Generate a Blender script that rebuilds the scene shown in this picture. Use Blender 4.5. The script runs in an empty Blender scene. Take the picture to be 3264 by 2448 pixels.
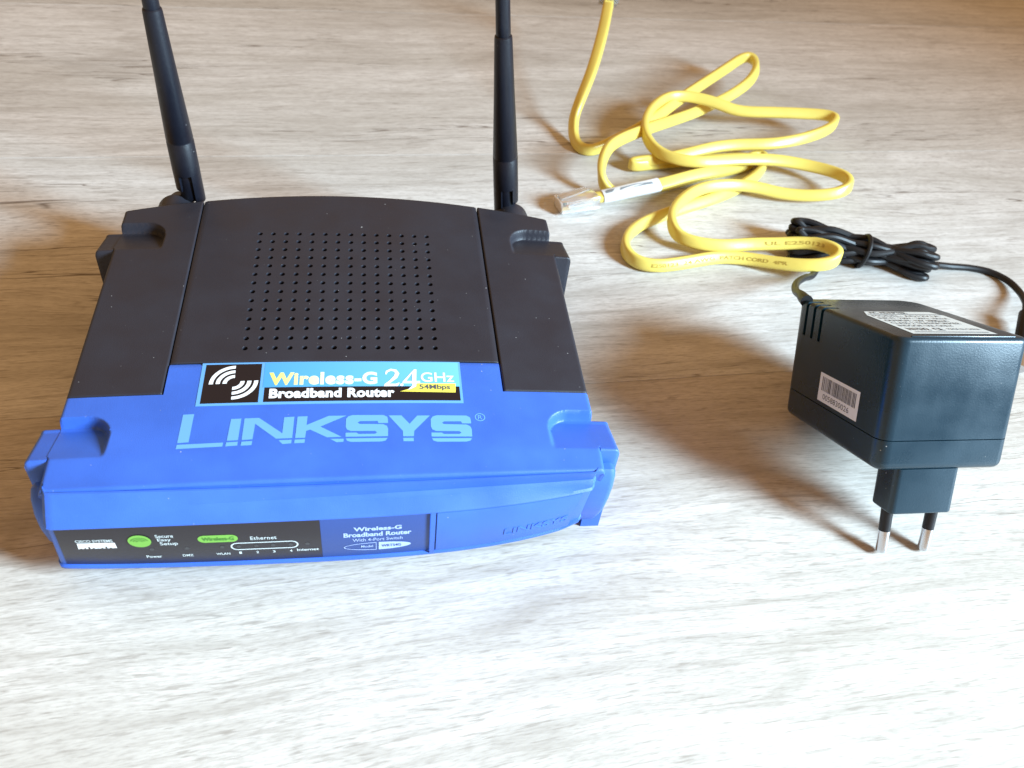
import bpy, bmesh, math, random
import numpy as np
from mathutils import Vector, Matrix, Euler
from mathutils.geometry import tessellate_polygon
random.seed(7)
S = 0.001                      # all measures below are millimetres
scene = bpy.context.scene
col = scene.collection

# ------------------------------------------------------------------ camera
cam_d = bpy.data.cameras.new('camera'); cam = bpy.data.objects.new('camera', cam_d); col.objects.link(cam)
r_ = Vector((0.98806244, -0.11291041, 0.10480391)); u_ = Vector((0.00837761, 0.71868142, 0.69528903)); f_ = Vector((0.15382599, 0.68611097, -0.71104803))
cam.matrix_world = Matrix(((r_.x, u_.x, -f_.x, 0.0118676), (r_.y, u_.y, -f_.y, -0.1252125), (r_.z, u_.z, -f_.z, 0.2654787), (0, 0, 0, 1)))
cam_d.sensor_width = 36; cam_d.lens = 2832.15 / 3264 * 36
cam_d.clip_start = 0.01; cam_d.clip_end = 50
cam_d.dof.use_dof = True; cam_d.dof.focus_distance = 0.325; cam_d.dof.aperture_fstop = 21
scene.camera = cam

# ------------------------------------------------------------------ room light: dim warm room, cool window at front right
w = bpy.data.worlds.new('World'); scene.world = w; w.use_nodes = True
nt = w.node_tree; bg = nt.nodes['Background']
bg.inputs['Color'].default_value = (1.0, 0.59, 0.27, 1); bg.inputs['Strength'].default_value = 0.57
ld = bpy.data.lights.new('window_light', 'AREA'); ld.shape = 'RECTANGLE'; ld.size = 0.38; ld.size_y = 0.46; ld.spread = math.radians(118)
ld.energy = 60; ld.color = (0.60, 0.83, 1.0)
lo = bpy.data.objects.new('window_light', ld); col.objects.link(lo)
lo.location = (1.15, -0.49, 0.67)
lo.rotation_euler = (Vector((-0.60, -0.70, 0.0)) - Vector(lo.location)).to_track_quat('-Z', 'Y').to_euler()
scene.view_settings.view_transform = 'Standard'; scene.view_settings.look = 'None'
scene.view_settings.exposure = 0.0; scene.view_settings.gamma = 1.0

# ------------------------------------------------------------------ materials
def mat(name, color, rough=0.5, spec=0.5, bump=0.0, bscale=900, vary=0.0, metal=0.0, trans=0.0, ior=1.46, coat=0.0):
    m = bpy.data.materials.new(name); m.use_nodes = True
    n = m.node_tree; b = n.nodes['Principled BSDF']
    b.inputs['Base Color'].default_value = (*color, 1); b.inputs['Roughness'].default_value = rough
    b.inputs['Specular IOR Level'].default_value = spec; b.inputs['Metallic'].default_value = metal
    b.inputs['Transmission Weight'].default_value = trans; b.inputs['IOR'].default_value = ior
    b.inputs['Coat Weight'].default_value = coat; b.inputs['Coat Roughness'].default_value = 0.15
    tc = n.nodes.new('ShaderNodeTexCoord')
    if bump > 0:
        t = n.nodes.new('ShaderNodeTexNoise'); t.inputs['Scale'].default_value = bscale; t.inputs['Detail'].default_value = 3
        n.links.new(tc.outputs['Object'], t.inputs['Vector'])
        bp = n.nodes.new('ShaderNodeBump'); bp.inputs['Strength'].default_value = bump; bp.inputs['Distance'].default_value = 0.0004
        n.links.new(t.outputs['Fac'], bp.inputs['Height']); n.links.new(bp.outputs['Normal'], b.inputs['Normal'])
    if vary > 0:
        t2 = n.nodes.new('ShaderNodeTexNoise'); t2.inputs['Scale'].default_value = 55; t2.inputs['Detail'].default_value = 6
        n.links.new(tc.outputs['Object'], t2.inputs['Vector'])
        mp = n.nodes.new('ShaderNodeMapRange'); mp.inputs['From Min'].default_value = .3; mp.inputs['From Max'].default_value = .7
        mp.inputs['To Min'].default_value = max(0, rough - vary); mp.inputs['To Max'].default_value = min(1, rough + vary)
        n.links.new(t2.outputs['Fac'], mp.inputs['Value']); n.links.new(mp.outputs['Result'], b.inputs['Roughness'])
        hs = n.nodes.new('ShaderNodeHueSaturation'); hs.inputs['Color'].default_value = (*color, 1)
        m2 = n.nodes.new('ShaderNodeMapRange'); m2.inputs['From Min'].default_value = .3; m2.inputs['From Max'].default_value = .7
        m2.inputs['To Min'].default_value = 1 - vary; m2.inputs['To Max'].default_value = 1 + vary
        n.links.new(t2.outputs['Fac'], m2.inputs['Value']); n.links.new(m2.outputs['Result'], hs.inputs['Value'])
        # scattered pale dust specks
        t3 = n.nodes.new('ShaderNodeTexNoise'); t3.inputs['Scale'].default_value = 900; t3.inputs['Detail'].default_value = 1
        n.links.new(tc.outputs['Object'], t3.inputs['Vector'])
        m3 = n.nodes.new('ShaderNodeMapRange'); m3.inputs['From Min'].default_value = .79; m3.inputs['From Max'].default_value = .85
        n.links.new(t3.outputs['Fac'], m3.inputs['Value'])
        mx = n.nodes.new('ShaderNodeMix'); mx.data_type = 'RGBA'; mx.inputs[7].default_value = (.45, .45, .45, 1)
        n.links.new(m3.outputs['Result'], mx.inputs[0]); n.links.new(hs.outputs['Color'], mx.inputs[6])
        n.links.new(mx.outputs[2], b.inputs['Base Color'])
    return m
M = dict(
    blue=mat('blue_plastic', (.042, .130, .54), .44, .5, .22, 3800, .10),
    black=mat('charcoal_plastic', (.021, .021, .030), .50, .5, .22, 3800, .10),
    antenna=mat('antenna_rubber', (.005, .006, .012), .40, .5, .15, 900, .08),
    dark=mat('dark_inside', (.004, .004, .004), .9, .1),
    adapter=mat('adapter_plastic', (.004, .025, .042), .30, .6, .10, 1500, .08),  # tint puts the window's cool reflection into the colour of black plastic
    cord=mat('black_cord', (.010, .010, .012), .45, .4, .1, 800),
    yellow=mat('yellow_sheath', (.76, .60, .13), .36, .5, .12, 300, .04),
    yprint=mat('sheath_print', (.66, .50, .11), .6, .2),
    logo=mat('pale_blue_print', (.14, .36, .78), .5, .4),
    white=mat('white_print', (.86, .88, .90), .5, .4),
    cream=mat('yellow_white_print', (.80, .82, .34), .5, .4),
    lyellow=mat('lemon_print', (.85, .74, .10), .5, .4),
    lblack=mat('black_print', (.012, .008, .010), .4, .4),
    lblue=mat('label_border', (.13, .36, .72), .4, .5),
    sky=mat('label_sky_blue', (.10, .42, .68), .35, .5),
    faceblk=mat('faceplate_black', (.022, .018, .022), .33, .5, .1, 1800),
    facenavy=mat('faceplate_navy', (.03, .07, .26), .38, .5, .1, 1800),
    facewht=mat('faceplate_white', (.62, .70, .72), .5, .4),
    green=mat('faceplate_green', (.19, .46, .07), .45, .4),
    led=mat('led_window', (.05, .05, .055), .2, .5),
    clear=mat('clear_plastic', (.95, .96, .97), .18, .5, trans=.84, ior=1.5),
    gold=mat('gold_contact', (.8, .55, .2), .3, .5, metal=1.0),
    steel=mat('nickel_pin', (.66, .68, .72), .26, .5, metal=1.0),
    paper=mat('white_paper', (.72, .73, .74), .55, .4),
    paperblue=mat('silver_rating_label', (.82, .93, .97), .3, .6),
    ink=mat('grey_ink', (.10, .10, .11), .6, .2),
)
def gradient_mat(name, c0, c1, x0, x1, rough=.45):
    m = mat(name, c0, rough); n = m.node_tree; tc = n.nodes.new('ShaderNodeTexCoord')
    sx = n.nodes.new('ShaderNodeSeparateXYZ'); mr = n.nodes.new('ShaderNodeMapRange'); mx = n.nodes.new('ShaderNodeMix'); mx.data_type = 'RGBA'
    mr.inputs['From Min'].default_value = x0 * S; mr.inputs['From Max'].default_value = x1 * S
    n.links.new(tc.outputs['Object'], sx.inputs[0]); n.links.new(sx.outputs['X'], mr.inputs['Value']); n.links.new(mr.outputs['Result'], mx.inputs[0])
    mx.inputs[6].default_value = (*c0, 1); mx.inputs[7].default_value = (*c1, 1)
    n.links.new(mx.outputs[2], n.nodes['Principled BSDF'].inputs['Base Color'])
    return m
M['wire'] = gradient_mat('printed_fade_yellow_to_white', (.82, .78, .16), (.72, .86, .80), -23, 8)
M['skyfade'] = gradient_mat('printed_sky_fade', (.07, .32, .66), (.16, .50, .78), -25, 41)

def wood():
    m = bpy.data.materials.new('pale_oak_laminate'); m.use_nodes = True
    n = m.node_tree; L = n.links.new; b = n.nodes['Principled BSDF']
    N = lambda t: n.nodes.new('ShaderNode' + t)
    tc = N('TexCoord'); oi = N('ObjectInfo')
    add = N('VectorMath'); add.operation = 'MULTIPLY_ADD'
    cmb = N('CombineXYZ'); L(oi.outputs['Random'], cmb.inputs[0]); L(oi.outputs['Random'], cmb.inputs[1]); L(oi.outputs['Random'], cmb.inputs[2])
    add.inputs[1].default_value = (17.3, 9.1, 5.7); L(cmb.outputs[0], add.inputs[0]); L(tc.outputs['Object'], add.inputs[2])
    def noise(sx, sy, detail=4, dist=0.0, rough=.55, scale=1.0):
        mp = N('Mapping'); mp.inputs['Scale'].default_value = (sx, sy, sy); L(warp.outputs[0] if warp else add.outputs[0], mp.inputs['Vector'])
        t = N('TexNoise'); t.inputs['Scale'].default_value = scale; t.inputs['Detail'].default_value = detail
        t.inputs['Distortion'].default_value = dist; t.inputs['Roughness'].default_value = rough
        L(mp.outputs[0], t.inputs['Vector']); return t.outputs['Fac']
    warp = None
    # gentle waviness of the grain lines
    wn = noise(3.2, 9, 2); wn2 = noise(9, 26, 2)
    wm = N('Math'); wm.operation = 'MULTIPLY_ADD'; L(wn, wm.inputs[0]); wm.inputs[1].default_value = .036
    wm2 = N('Math'); wm2.operation = 'MULTIPLY'; L(wn2, wm2.inputs[0]); wm2.inputs[1].default_value = .004; L(wm2.outputs[0], wm.inputs[2])
    wc = N('CombineXYZ'); L(wm.outputs[0], wc.inputs[1])
    warp_ = N('VectorMath'); warp_.operation = 'ADD'; L(add.outputs[0], warp_.inputs[0]); L(wc.outputs[0], warp_.inputs[1]); warp = warp_
    big = noise(3.2, 22, 4, .4); fib = noise(48, 680, 5, .2, .65); fine = noise(260, 1700, 3); mid = noise(14, 190, 6, .6, .66)
    crack = noise(5.5, 110, 3, .3, .5); cmask = noise(4, 30, 2); blot = noise(14, 34, 5, .8, .6)
    def rng(v, a, b_, c=0., d=1.):
        r = N('MapRange'); r.inputs['From Min'].default_value = a; r.inputs['From Max'].default_value = b_
        r.inputs['To Min'].default_value = c; r.inputs['To Max'].default_value = d; L(v, r.inputs['Value']); return r.outputs['Result']
    def mix(f, a, c, mode='MIX'):
        x = N('Mix'); x.data_type = 'RGBA'; x.blend_type = mode
        if isinstance(f, float): x.inputs[0].default_value = f
        else: L(f, x.inputs[0])
        for i, v in ((6, a), (7, c)):
            if isinstance(v, tuple): x.inputs[i].default_value = (*v, 1)
            else: L(v, x.inputs[i])
        return x.outputs[2]
    c = mix(rng(big, .36, .64), (.76, .745, .73), (.58, .56, .53))
    c = mix(rng(mid, .44, .70, 0, .62), c, (.42, .395, .365))
    c = mix(rng(fib, .48, .76, 0, .50), c, (.36, .33, .30))
    c = mix(rng(blot, .55, .74, 0, .55), c, (.38, .35, .32))
    c = mix(rng(fine, .45, .75, 0, .50), c, (.32, .29, .265))
    c = mix(rng(noise(95, 1050, 2, .3, .5), .60, .68, 0, .40), c, (.24, .205, .18)); c = mix(rng(noise(20, 380, 4, .5, .65), .57, .70, 0, .38), c, (.27, .235, .205))
    ab = N('Math'); ab.operation = 'SUBTRACT'; L(crack, ab.inputs[0]); ab.inputs[1].default_value = .5
    ab2 = N('Math'); ab2.operation = 'ABSOLUTE'; L(ab.outputs[0], ab2.inputs[0])
    ck = rng(ab2.outputs[0], .001, .010, 1, 0)
    mm = N('Math'); mm.operation = 'MULTIPLY'; L(ck, mm.inputs[0]); L(rng(cmask, .52, .62, 0, .95), mm.inputs[1])
    c = mix(mm.outputs[0], c, (.17, .14, .12))
    tint = mix(rng(oi.outputs['Random'], 0, 1), (1.0, .99, .98), (.95, .93, .91))
    c = mix(1.0, c, tint, 'MULTIPLY'); c = mix(1.0, c, oi.outputs['Color'], 'MULTIPLY')
    L(c, b.inputs['Base Color'])
    b.inputs['Roughness'].default_value = .5; b.inputs['Specular IOR Level'].default_value = .35
    h = N('Math'); h.operation = 'ADD'; L(fib, h.inputs[0]); L(rng(mm.outputs[0], 0, 1, 0, -1.5), h.inputs[1])
    bp = N('Bump'); bp.inputs['Strength'].default_value = .25; bp.inputs['Distance'].default_value = .0003
    L(h.outputs[0], bp.inputs['Height']); L(bp.outputs[0], b.inputs['Normal'])
    return m
M['wood'] = wood()

# ------------------------------------------------------------------ helpers
def link(name, me, parent=None, kind=None):
    o = bpy.data.objects.new(name, me); col.objects.link(o)
    if parent: o.parent = parent
    if kind: o['kind'] = kind
    return o
def empty(name, label, cat, loc=(0, 0, 0), rot=None, kind=None):
    o = bpy.data.objects.new(name, None); col.objects.link(o); o.empty_display_size = .01
    o.location = Vector(loc) * S
    if rot is not None: o.rotation_mode = 'QUATERNION'; o.rotation_quaternion = rot
    if label: o['label'] = label; o['category'] = cat
    if kind: o['kind'] = kind
    return o
def build(name, V, F, m, parent=None, smooth=True, angle=35, xf=None, label=None):
    me = bpy.data.meshes.new(name)
    if xf is not None: V = [xf @ Vector(v) for v in V]
    me.from_pydata([(v[0] * S, v[1] * S, v[2] * S) for v in V], [], F); me.update()
    me.materials.append(m)
    if smooth:
        me.polygons.foreach_set('use_smooth', [True] * len(me.polygons))
        me.set_sharp_from_angle(angle=math.radians(angle))
    o = link(name, me, parent)
    if label: o['label'] = label
    return o
def from_bm(name, bm, m, parent=None, angle=35, smooth=True, label=None):
    bmesh.ops.recalc_face_normals(bm, faces=bm.faces)
    V = [v.co.copy() for v in bm.verts]; bm.verts.index_update()
    F = [[v.index for v in f.verts] for f in bm.faces]; bm.free()
    return build(name, V, F, m, parent, smooth, angle, label=label)
def bm_box(x0, x1, y0, y1, z0, z1, bev=1.0, seg=3):
    bm = bmesh.new(); bmesh.ops.create_cube(bm, size=1)
    for v in bm.verts: v.co = Vector((x0 if v.co.x < 0 else x1, y0 if v.co.y < 0 else y1, z0 if v.co.z < 0 else z1))
    if bev > 0: bmesh.ops.bevel(bm, geom=bm.edges[:], offset=bev, segments=seg, affect='EDGES', profile=.5)
    return bm
def sweep(pts, ring_fn, closed_ends=True):
    """pts: list of (Vector pos, angle). ring_fn(i,t) -> list of (a,b) in (width,normal) frame"""
    V, F = [], []; n = len(pts)
    for i, (p, al) in enumerate(pts):
        t = (pts[min(i + 1, n - 1)][0] - pts[max(i - 1, 0)][0]).normalized()
        H = Vector((0, 0, 1)).cross(t)
        if H.length < 1e-4: H = Vector((0, 1, 0))
        H.normalize(); Z = t.cross(H)
        wv = math.cos(al) * H + math.sin(al) * Z; nv = t.cross(wv)
        ring = ring_fn(i)
        for a, b in ring: V.append(p + wv * a + nv * b)
    k = len(ring)
    for i in range(n - 1):
        for j in range(k):
            F.append([i * k + j, i * k + (j + 1) % k, (i + 1) * k + (j + 1) % k, (i + 1) * k + j])
    if closed_ends: F.append(list(range(k))[::-1]); F.append([(n - 1) * k + j for j in range(k)])
    return V, F
def catmull(P, per=8):
    P = [np.array(p, float) for p in P]; out = []
    for i in range(len(P) - 1):
        p0, p1, p2, p3 = P[max(i - 1, 0)], P[i], P[i + 1], P[min(i + 2, len(P) - 1)]
        for s in range(per):
            t = s / per
            out.append(.5 * ((2 * p1) + (-p0 + p2) * t + (2 * p0 - 5 * p1 + 4 * p2 - p3) * t * t + (-p0 + 3 * p1 - 3 * p2 + p3) * t ** 3))
    out.append(P[-1]); return out
def circle_ring(r, k=12): return [(r * math.cos(2 * math.pi * j / k), r * math.sin(2 * math.pi * j / k)) for j in range(k)]
def tube(name, P, r, m, parent, xf=None, k=12, label=None):
    """P: points (x,y,z) ; r: float or list"""
    R = r if isinstance(r, list) else [r] * len(P)
    # parallel-transport frame
    V, F = [], []; n = len(P); P = [Vector(p[:3]) for p in P]; ref = None
    for i, p in enumerate(P):
        t = (P[min(i + 1, n - 1)] - P[max(i - 1, 0)]).normalized()
        if ref is None:
            ref = t.cross(Vector((0, 0, 1)));
            if ref.length < .05: ref = t.cross(Vector((0, 1, 0)))
        ref = (ref - t * ref.dot(t)).normalized(); b = t.cross(ref)
        for j in range(k):
            a = 2 * math.pi * j / k; V.append(p + (ref * math.cos(a) + b * math.sin(a)) * R[i])
    for i in range(n - 1):
        for j in range(k): F.append([i * k + j, i * k + (j + 1) % k, (i + 1) * k + (j + 1) % k, (i + 1) * k + j])
    F.append(list(range(k))[::-1]); F.append([(n - 1) * k + j for j in range(k)])
    return build(name, V, F, m, parent, xf=xf, label=label)
def poly_fill(polys, mapf):
    """polys: list of [outer, hole, hole...] ; -> V,F"""
    V, F = [], []
    for loops in polys:
        base = len(V); flat = [p for l in loops for p in l]
        V += [mapf(*p) for p in flat]
        for tri in tessellate_polygon([[Vector((p[0], p[1], 0)) for p in l] for l in loops]):
            a, b, c = tri; A, B, C = flat[a], flat[b], flat[c]
            if (B[0] - A[0]) * (C[1] - A[1]) - (B[1] - A[1]) * (C[0] - A[0]) < 0: tri = (a, c, b)
            F.append([base + t for t in tri])
    return V, F
def text_geo(s, bold=0.0, shear=0.0, space=1.0):
    c = bpy.data.curves.new('t', 'FONT'); c.body = s; c.size = 1; c.offset = bold; c.shear = shear; c.space_character = space; c.resolution_u = 4
    o = bpy.data.objects.new('t', c); col.objects.link(o)
    dg = bpy.context.evaluated_depsgraph_get(); dg.update()
    me = bpy.data.meshes.new_from_object(o.evaluated_get(dg))
    V = [(v.co.x, v.co.y) for v in me.vertices]; F = [list(p.vertices) for p in me.polygons]
    F2 = []
    for f in F:
        A, B, C = V[f[0]], V[f[1]], V[f[2]]
        F2.append(f if (B[0] - A[0]) * (C[1] - A[1]) - (B[1] - A[1]) * (C[0] - A[0]) > 0 else f[::-1])
    bpy.data.meshes.remove(me); bpy.data.objects.remove(o); bpy.data.curves.remove(c)
    return V, F2
def text_fit(s, x0, x1, y0, y1, mapf, bold=0.0, shear=0.0, space=1.0, slope=0.0):
    V, F = text_geo(s, bold, shear, space)
    xs = [v[0] for v in V]; ys = [v[1] for v in V]; ax, bx, ay, by = min(xs), max(xs), min(ys), max(ys)
    out = []
    for x, y in V:
        X = x0 + (x - ax) / (bx - ax) * (x1 - x0); Y = y0 + (y - ay) / (by - ay) * (y1 - y0) + slope * (X - x0)
        out.append(mapf(X, Y))
    return out, F
def join(parts):
    V, F = [], []
    for v, f in parts:
        b = len(V); V += v; F += [[i + b for i in g] for g in f]
    return V, F
def circ(cx, cy, rx, ry=None, a0=0, a1=360, n=24):
    ry = ry or rx
    return [(cx + rx * math.cos(math.radians(a0 + (a1 - a0) * i / n)), cy + ry * math.sin(math.radians(a0 + (a1 - a0) * i / n))) for i in range(n + (0 if a1 - a0 == 360 else 1))]
def arcband(cx, cy, r0, r1, a0, a1, n=14): return circ(cx, cy, r1, None, a0, a1, n) + circ(cx, cy, r0, None, a0, a1, n)[::-1]
def sstep(x): x = min(1, max(0, x)); return x * x * (3 - 2 * x)

# ------------------------------------------------------------------ floor of laminate planks
floor = empty('floor', None, None, (0, 0, 0), kind='structure')
ang = math.radians(4.1)
PL, PW = 1285.0, 180.3
bm = bm_box(0.05, PL - 0.05, 0.07, PW - 0.07, -8, 0, .16, 2)
for v in bm.verts: v.co *= S
plank_me = bpy.data.meshes.new('plank'); bm.to_mesh(plank_me); bm.free(); plank_me.materials.append(M['wood'])
R0 = Matrix.Rotation(ang, 4, 'Z')
org = Vector((102.1, 130.8, 0))
for row in range(-5, 9):
    off = {-1: 900.0, 0: -520.0, 1: 640.0, 2: -350.0}.get(row, (row * 467) % PL)
    for k in range(-2, 2):
        p = org + R0 @ Vector((off + k * PL, row * PW, 0))
        o = link('plank', plank_me, floor)
        o.location = p * S; o.rotation_euler = (0, 0, ang)
        o.color = {-1: (.90, .86, .82, 1), 1: (.94, .92, .90, 1), 2: (.85, .82, .78, 1)}.get(row, (1, 1, 1, 1))  # plank tones; the darkest row stands in for dimmer light at the back
bm = bm_box(-4000, 4000, -4000, 4000, -30, -8.5, 0)
sub = from_bm('subfloor', bm, M['dark'], floor)

# ------------------------------------------------------------------ router
router = empty('wireless_router', 'blue and charcoal wireless router with two upright black antennas lying on the wood floor', 'router', (0, 0, 0))
def Yr(X): return 198.6 - 11.0 * (X / 87) ** 2
def dome(X): return 46.0 - 2.4 * (X / 86.5) ** 2
WX = 86.5
def pocket(X, Y, h, h_raw):
    a = abs(X)
    for yr, yf, inner in ((75.8, 58.6, 69.6), (179.0, 162.0, 68.2)):
        if yf - 2 < Y < yr + 2 and a > inner - 2:
            hx, hy, rad = 30.0, 16.0, 8.5
            dx = abs(a - (inner + hx)) - (hx - rad); dy = abs(Y - (yr - hy)) - (hy - rad)
            sd = math.hypot(max(dx, 0), max(dy, 0)) + min(max(dx, dy), 0) - rad
            g = min(1, max(0, (Y - yf) / (yr - 2.5 - yf)))
            t = sstep(-sd / 1.3)
            h = min(h, h_raw - 4.3 * g * t) if g < .1 else h * (1 - t) + (h_raw - 4.3 * g) * t
    return h
def edge_round(d, r=1.3):
    if d >= r: return 0
    d = max(d, 0); return r - math.sqrt(max(0, r * r - (r - d) ** 2))
def hfield(xs, yfun, nrow, hfun, zlow):
    """grid over xs; yfun(i_row_fraction, X)"""
    V, F = [], []; nx = len(xs)
    for j in range(nrow + 1):
        for X in xs:
            Y = yfun(j / nrow, X); V.append((X, Y, hfun(X, Y)))
    for j in range(nrow):
        for i in range(nx - 1): a = j * nx + i; F.append([a, a + 1, a + nx + 1, a + nx])
    border = [i for i in range(nx)] + [j * nx + nx - 1 for j in range(1, nrow + 1)] + [nrow * nx + i for i in range(nx - 2, -1, -1)] + [j * nx for j in range(nrow - 1, 0, -1)]
    b = len(V); n = len(border)
    for i in border: V.append((V[i][0], V[i][1], zlow))
    for k in range(n): F.append([border[k], b + k, b + (k + 1) % n, border[(k + 1) % n]])
    return V, F
def lin(a, b, step): n = max(1, int(round(abs(b - a) / step))); return [a + (b - a) * i / n for i in range(n + 1)]
# front edge line of the top cover
gc = np.polyfit([-83.6, -43.7, 2.3, 42.0, 85.9], [46.9, 47.2, 47.5, 48.4, 50.0], 2)
cc = np.polyfit([-84.4, -48.7, -6.8, 42.2, 82.3], [41.5, 43.0, 44.7, 46.4, 49.0], 2)
ptc = np.polyfit([-83.2, -53.1, -5.0, 29.4, 57.6, 82.9], [40.2, 40.4, 41.0, 42.1, 44.7, 49.1], 4)
pbc = np.polyfit([-86.7, -58.0, 1.4, 30.5, 60.5, 84.8], [43.6, 42.4, 42.5, 43.6, 47.6, 54.2], 4)
def gY(X): return float(np.polyval(gc, X))
def cY(X): return float(np.polyval(cc, X))
def FY(X, z):
    a = float(np.polyval(ptc, X)); b = float(np.polyval(pbc, X)); t = (z - 9) / 25.5
    return b + (a - b) * t
YB1, YB2, XS = 84.2, 98.4, 56.2
def top_h(X, Y, xe=WX, yf=None, ye=None, xi=None):
    h = dome(X)
    h_raw = h
    h -= edge_round(xe - abs(X))
    if yf is not None: h -= edge_round(Y - yf, 1.1) * .9 + .9 * sstep((60 - Y) / 12)
    if ye is not None: h -= edge_round(ye - Y, .45)
    if xi is not None: h -= edge_round(abs(X) - xi, .45)
    return pocket(X, Y, h, h_raw)
# blue top cover: wide front strip, and the tongue that reaches back between the side panels
xs = lin(-WX, WX, .5)
parts = [hfield(xs, lambda t, X: gY(X) + t * (YB1 - .2 - gY(X)), 90, lambda X, Y: top_h(X, Y, yf=gY(X)), 6)]
xs2 = lin(-XS + .25, XS - .25, .9)
parts.append(hfield(xs2, lambda t, X: YB1 - .2 + t * (YB2 - .25 - YB1 + .2), 12, lambda X, Y: dome(X) - edge_round(YB2 - .25 - Y, .4), 30))
V, F = join(parts); V = [(v[0], max(v[1], 62.0), v[2]) if v[2] == 6 else v for v in V]   # the front wall runs back under the bezel
build('top_cover', V, F, M['blue'], router, angle=50, label='bright blue front part of the top')
# charcoal side panels
for s in (-1, 1):
    a, b = (XS + .25, WX) if s > 0 else (-WX, -XS - .25)
    V, F = hfield(lin(a, b, .4), lambda t, X: YB1 + .25 + t * (Yr(X) - YB1 - .25), 240,
                  lambda X, Y: top_h(X, Y, xi=XS + .25) - edge_round(Yr(X) - Y, 1.0) - edge_round(Y - YB1 - .25, .4), 5)
    build('side_panel', V, F, M['black'], router, angle=50)
# charcoal vent panel with 14 x 14 round holes
pit = 5.06; sc = pit / 4; x0g, y0g = 0.8 - 7 * pit, 138.0 - 7 * pit
ixs = list(range(-16, 56 + 18)); 
X_ = [x0g + i * sc for i in ixs]
lim = XS - .25
X_ = [-lim] + [x for x in X_ if -lim + .5 < x < lim - .5] + [lim]
i0 = min(range(len(X_)), key=lambda i: abs(X_[i] - x0g))
ylow = YB2 + .1; Y_ = [ylow + .02, ylow + .25, ylow + .6] + [y0g + j * sc for j in range(-2, 57) if y0g + j * sc > ylow + 1]
j0 = min(range(len(Y_)), key=lambda j: abs(Y_[j] - y0g))
ytop = Y_[-1]; nb = 18
NX = len(X_); V = []; F = []
def vh(X, Y): return dome(X) - edge_round(lim - abs(X), .4) - edge_round(Yr(X) - Y, 1.2) - edge_round(Y - ylow, .3)
for y in Y_:
    for x in X_: V.append((x, y, vh(x, y)))
for k in range(1, nb + 1):
    t = 1 - (1 - k / nb) ** 1.6
    for x in X_: y = ytop + t * (Yr(x) - ytop); V.append((x, y, vh(x, y)))
NY = len(Y_) + nb
for j in range(NY - 1):
    for i in range(NX - 1):
        if i0 <= i < i0 + 56 and j0 <= j < j0 + 56: continue
        a = j * NX + i; F.append([a, a + 1, a + NX + 1, a + NX])
HR = .95
for ci in range(14):
    for cj in range(14):
        I, J = i0 + 4 * ci, j0 + 4 * cj
        ring = [(I + k, J) for k in range(4)] + [(I + 4, J + k) for k in range(4)] + [(I + 4 - k, J + 4) for k in range(4)] + [(I, J + 4 - k) for k in range(4)]
        cx, cy = X_[I] + 2 * sc, Y_[J] + 2 * sc; b = len(V)
        for r, dz in ((HR + .05, 0), (HR, -.05), (HR, -5.0)):
            for k in range(16):
                A = math.radians(-135 + 22.5 * k); x, y = cx + r * math.cos(A), cy + r * math.sin(A)
                V.append((x, y, dome(x) + dz))
        for k in range(16):
            k2 = (k + 1) % 16; p, q_ = ring[k], ring[k2]
            F.append([p[1] * NX + p[0], q_[1] * NX + q_[0], b + k2, b + k])
            F.append([b + k, b + k2, b + 16 + k2, b + 16 + k]); F.append([b + 16 + k, b + 16 + k2, b + 32 + k2, b + 32 + k])
bord = [i for i in range(NX)] + [j * NX + NX - 1 for j in range(1, NY)] + [(NY - 1) * NX + i for i in range(NX - 2, -1, -1)] + [j * NX for j in range(NY - 2, 0, -1)]
b = len(V)
for i in bord: V.append((V[i][0], V[i][1], 5))
for k in range(len(bord)): F.append([bord[k], b + k, b + (k + 1) % len(bord), bord[(k + 1) % len(bord)]])
build('vent_panel', V, F, M['black'], router, angle=40, label='charcoal panel pierced by a square grid of round vent holes')
from_bm('inner_filler', bm_box(-82, 78, 59, 183, 1.0, 38, 0), M['dark'], router, smooth=False)  # filler for the unseen bottom shell, kept low to block light under the front
# feet: lugs standing proud of both sides, one at each corner
for s in (-1, 1):
    for (yb, m_) in ((75.0, M['blue']), (178.2, M['black'])):
        xs_ = lin(86.3, 93.0, .33) if s > 0 else lin(-93.0, -86.3, .33)
        def fh(X, Y):
            g = min(1, max(0, (Y - (yb - 16.4)) / 14.7))
            return 43.5 - 4.3 * g - edge_round(93.0 - abs(X), 1.6) - edge_round(Y - (yb - 16.9), 1.0) - edge_round(yb + .35 - Y, 1.0) - (abs(X) - 86.3) * .06
        V, F = hfield(xs_, lambda t, X: yb - 16.9 + t * 17.25 + .05, 50, fh, 0)
        build('foot', V, F, m_, router, angle=50, label='blue corner foot' if m_ is M['blue'] else 'charcoal corner foot')
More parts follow.
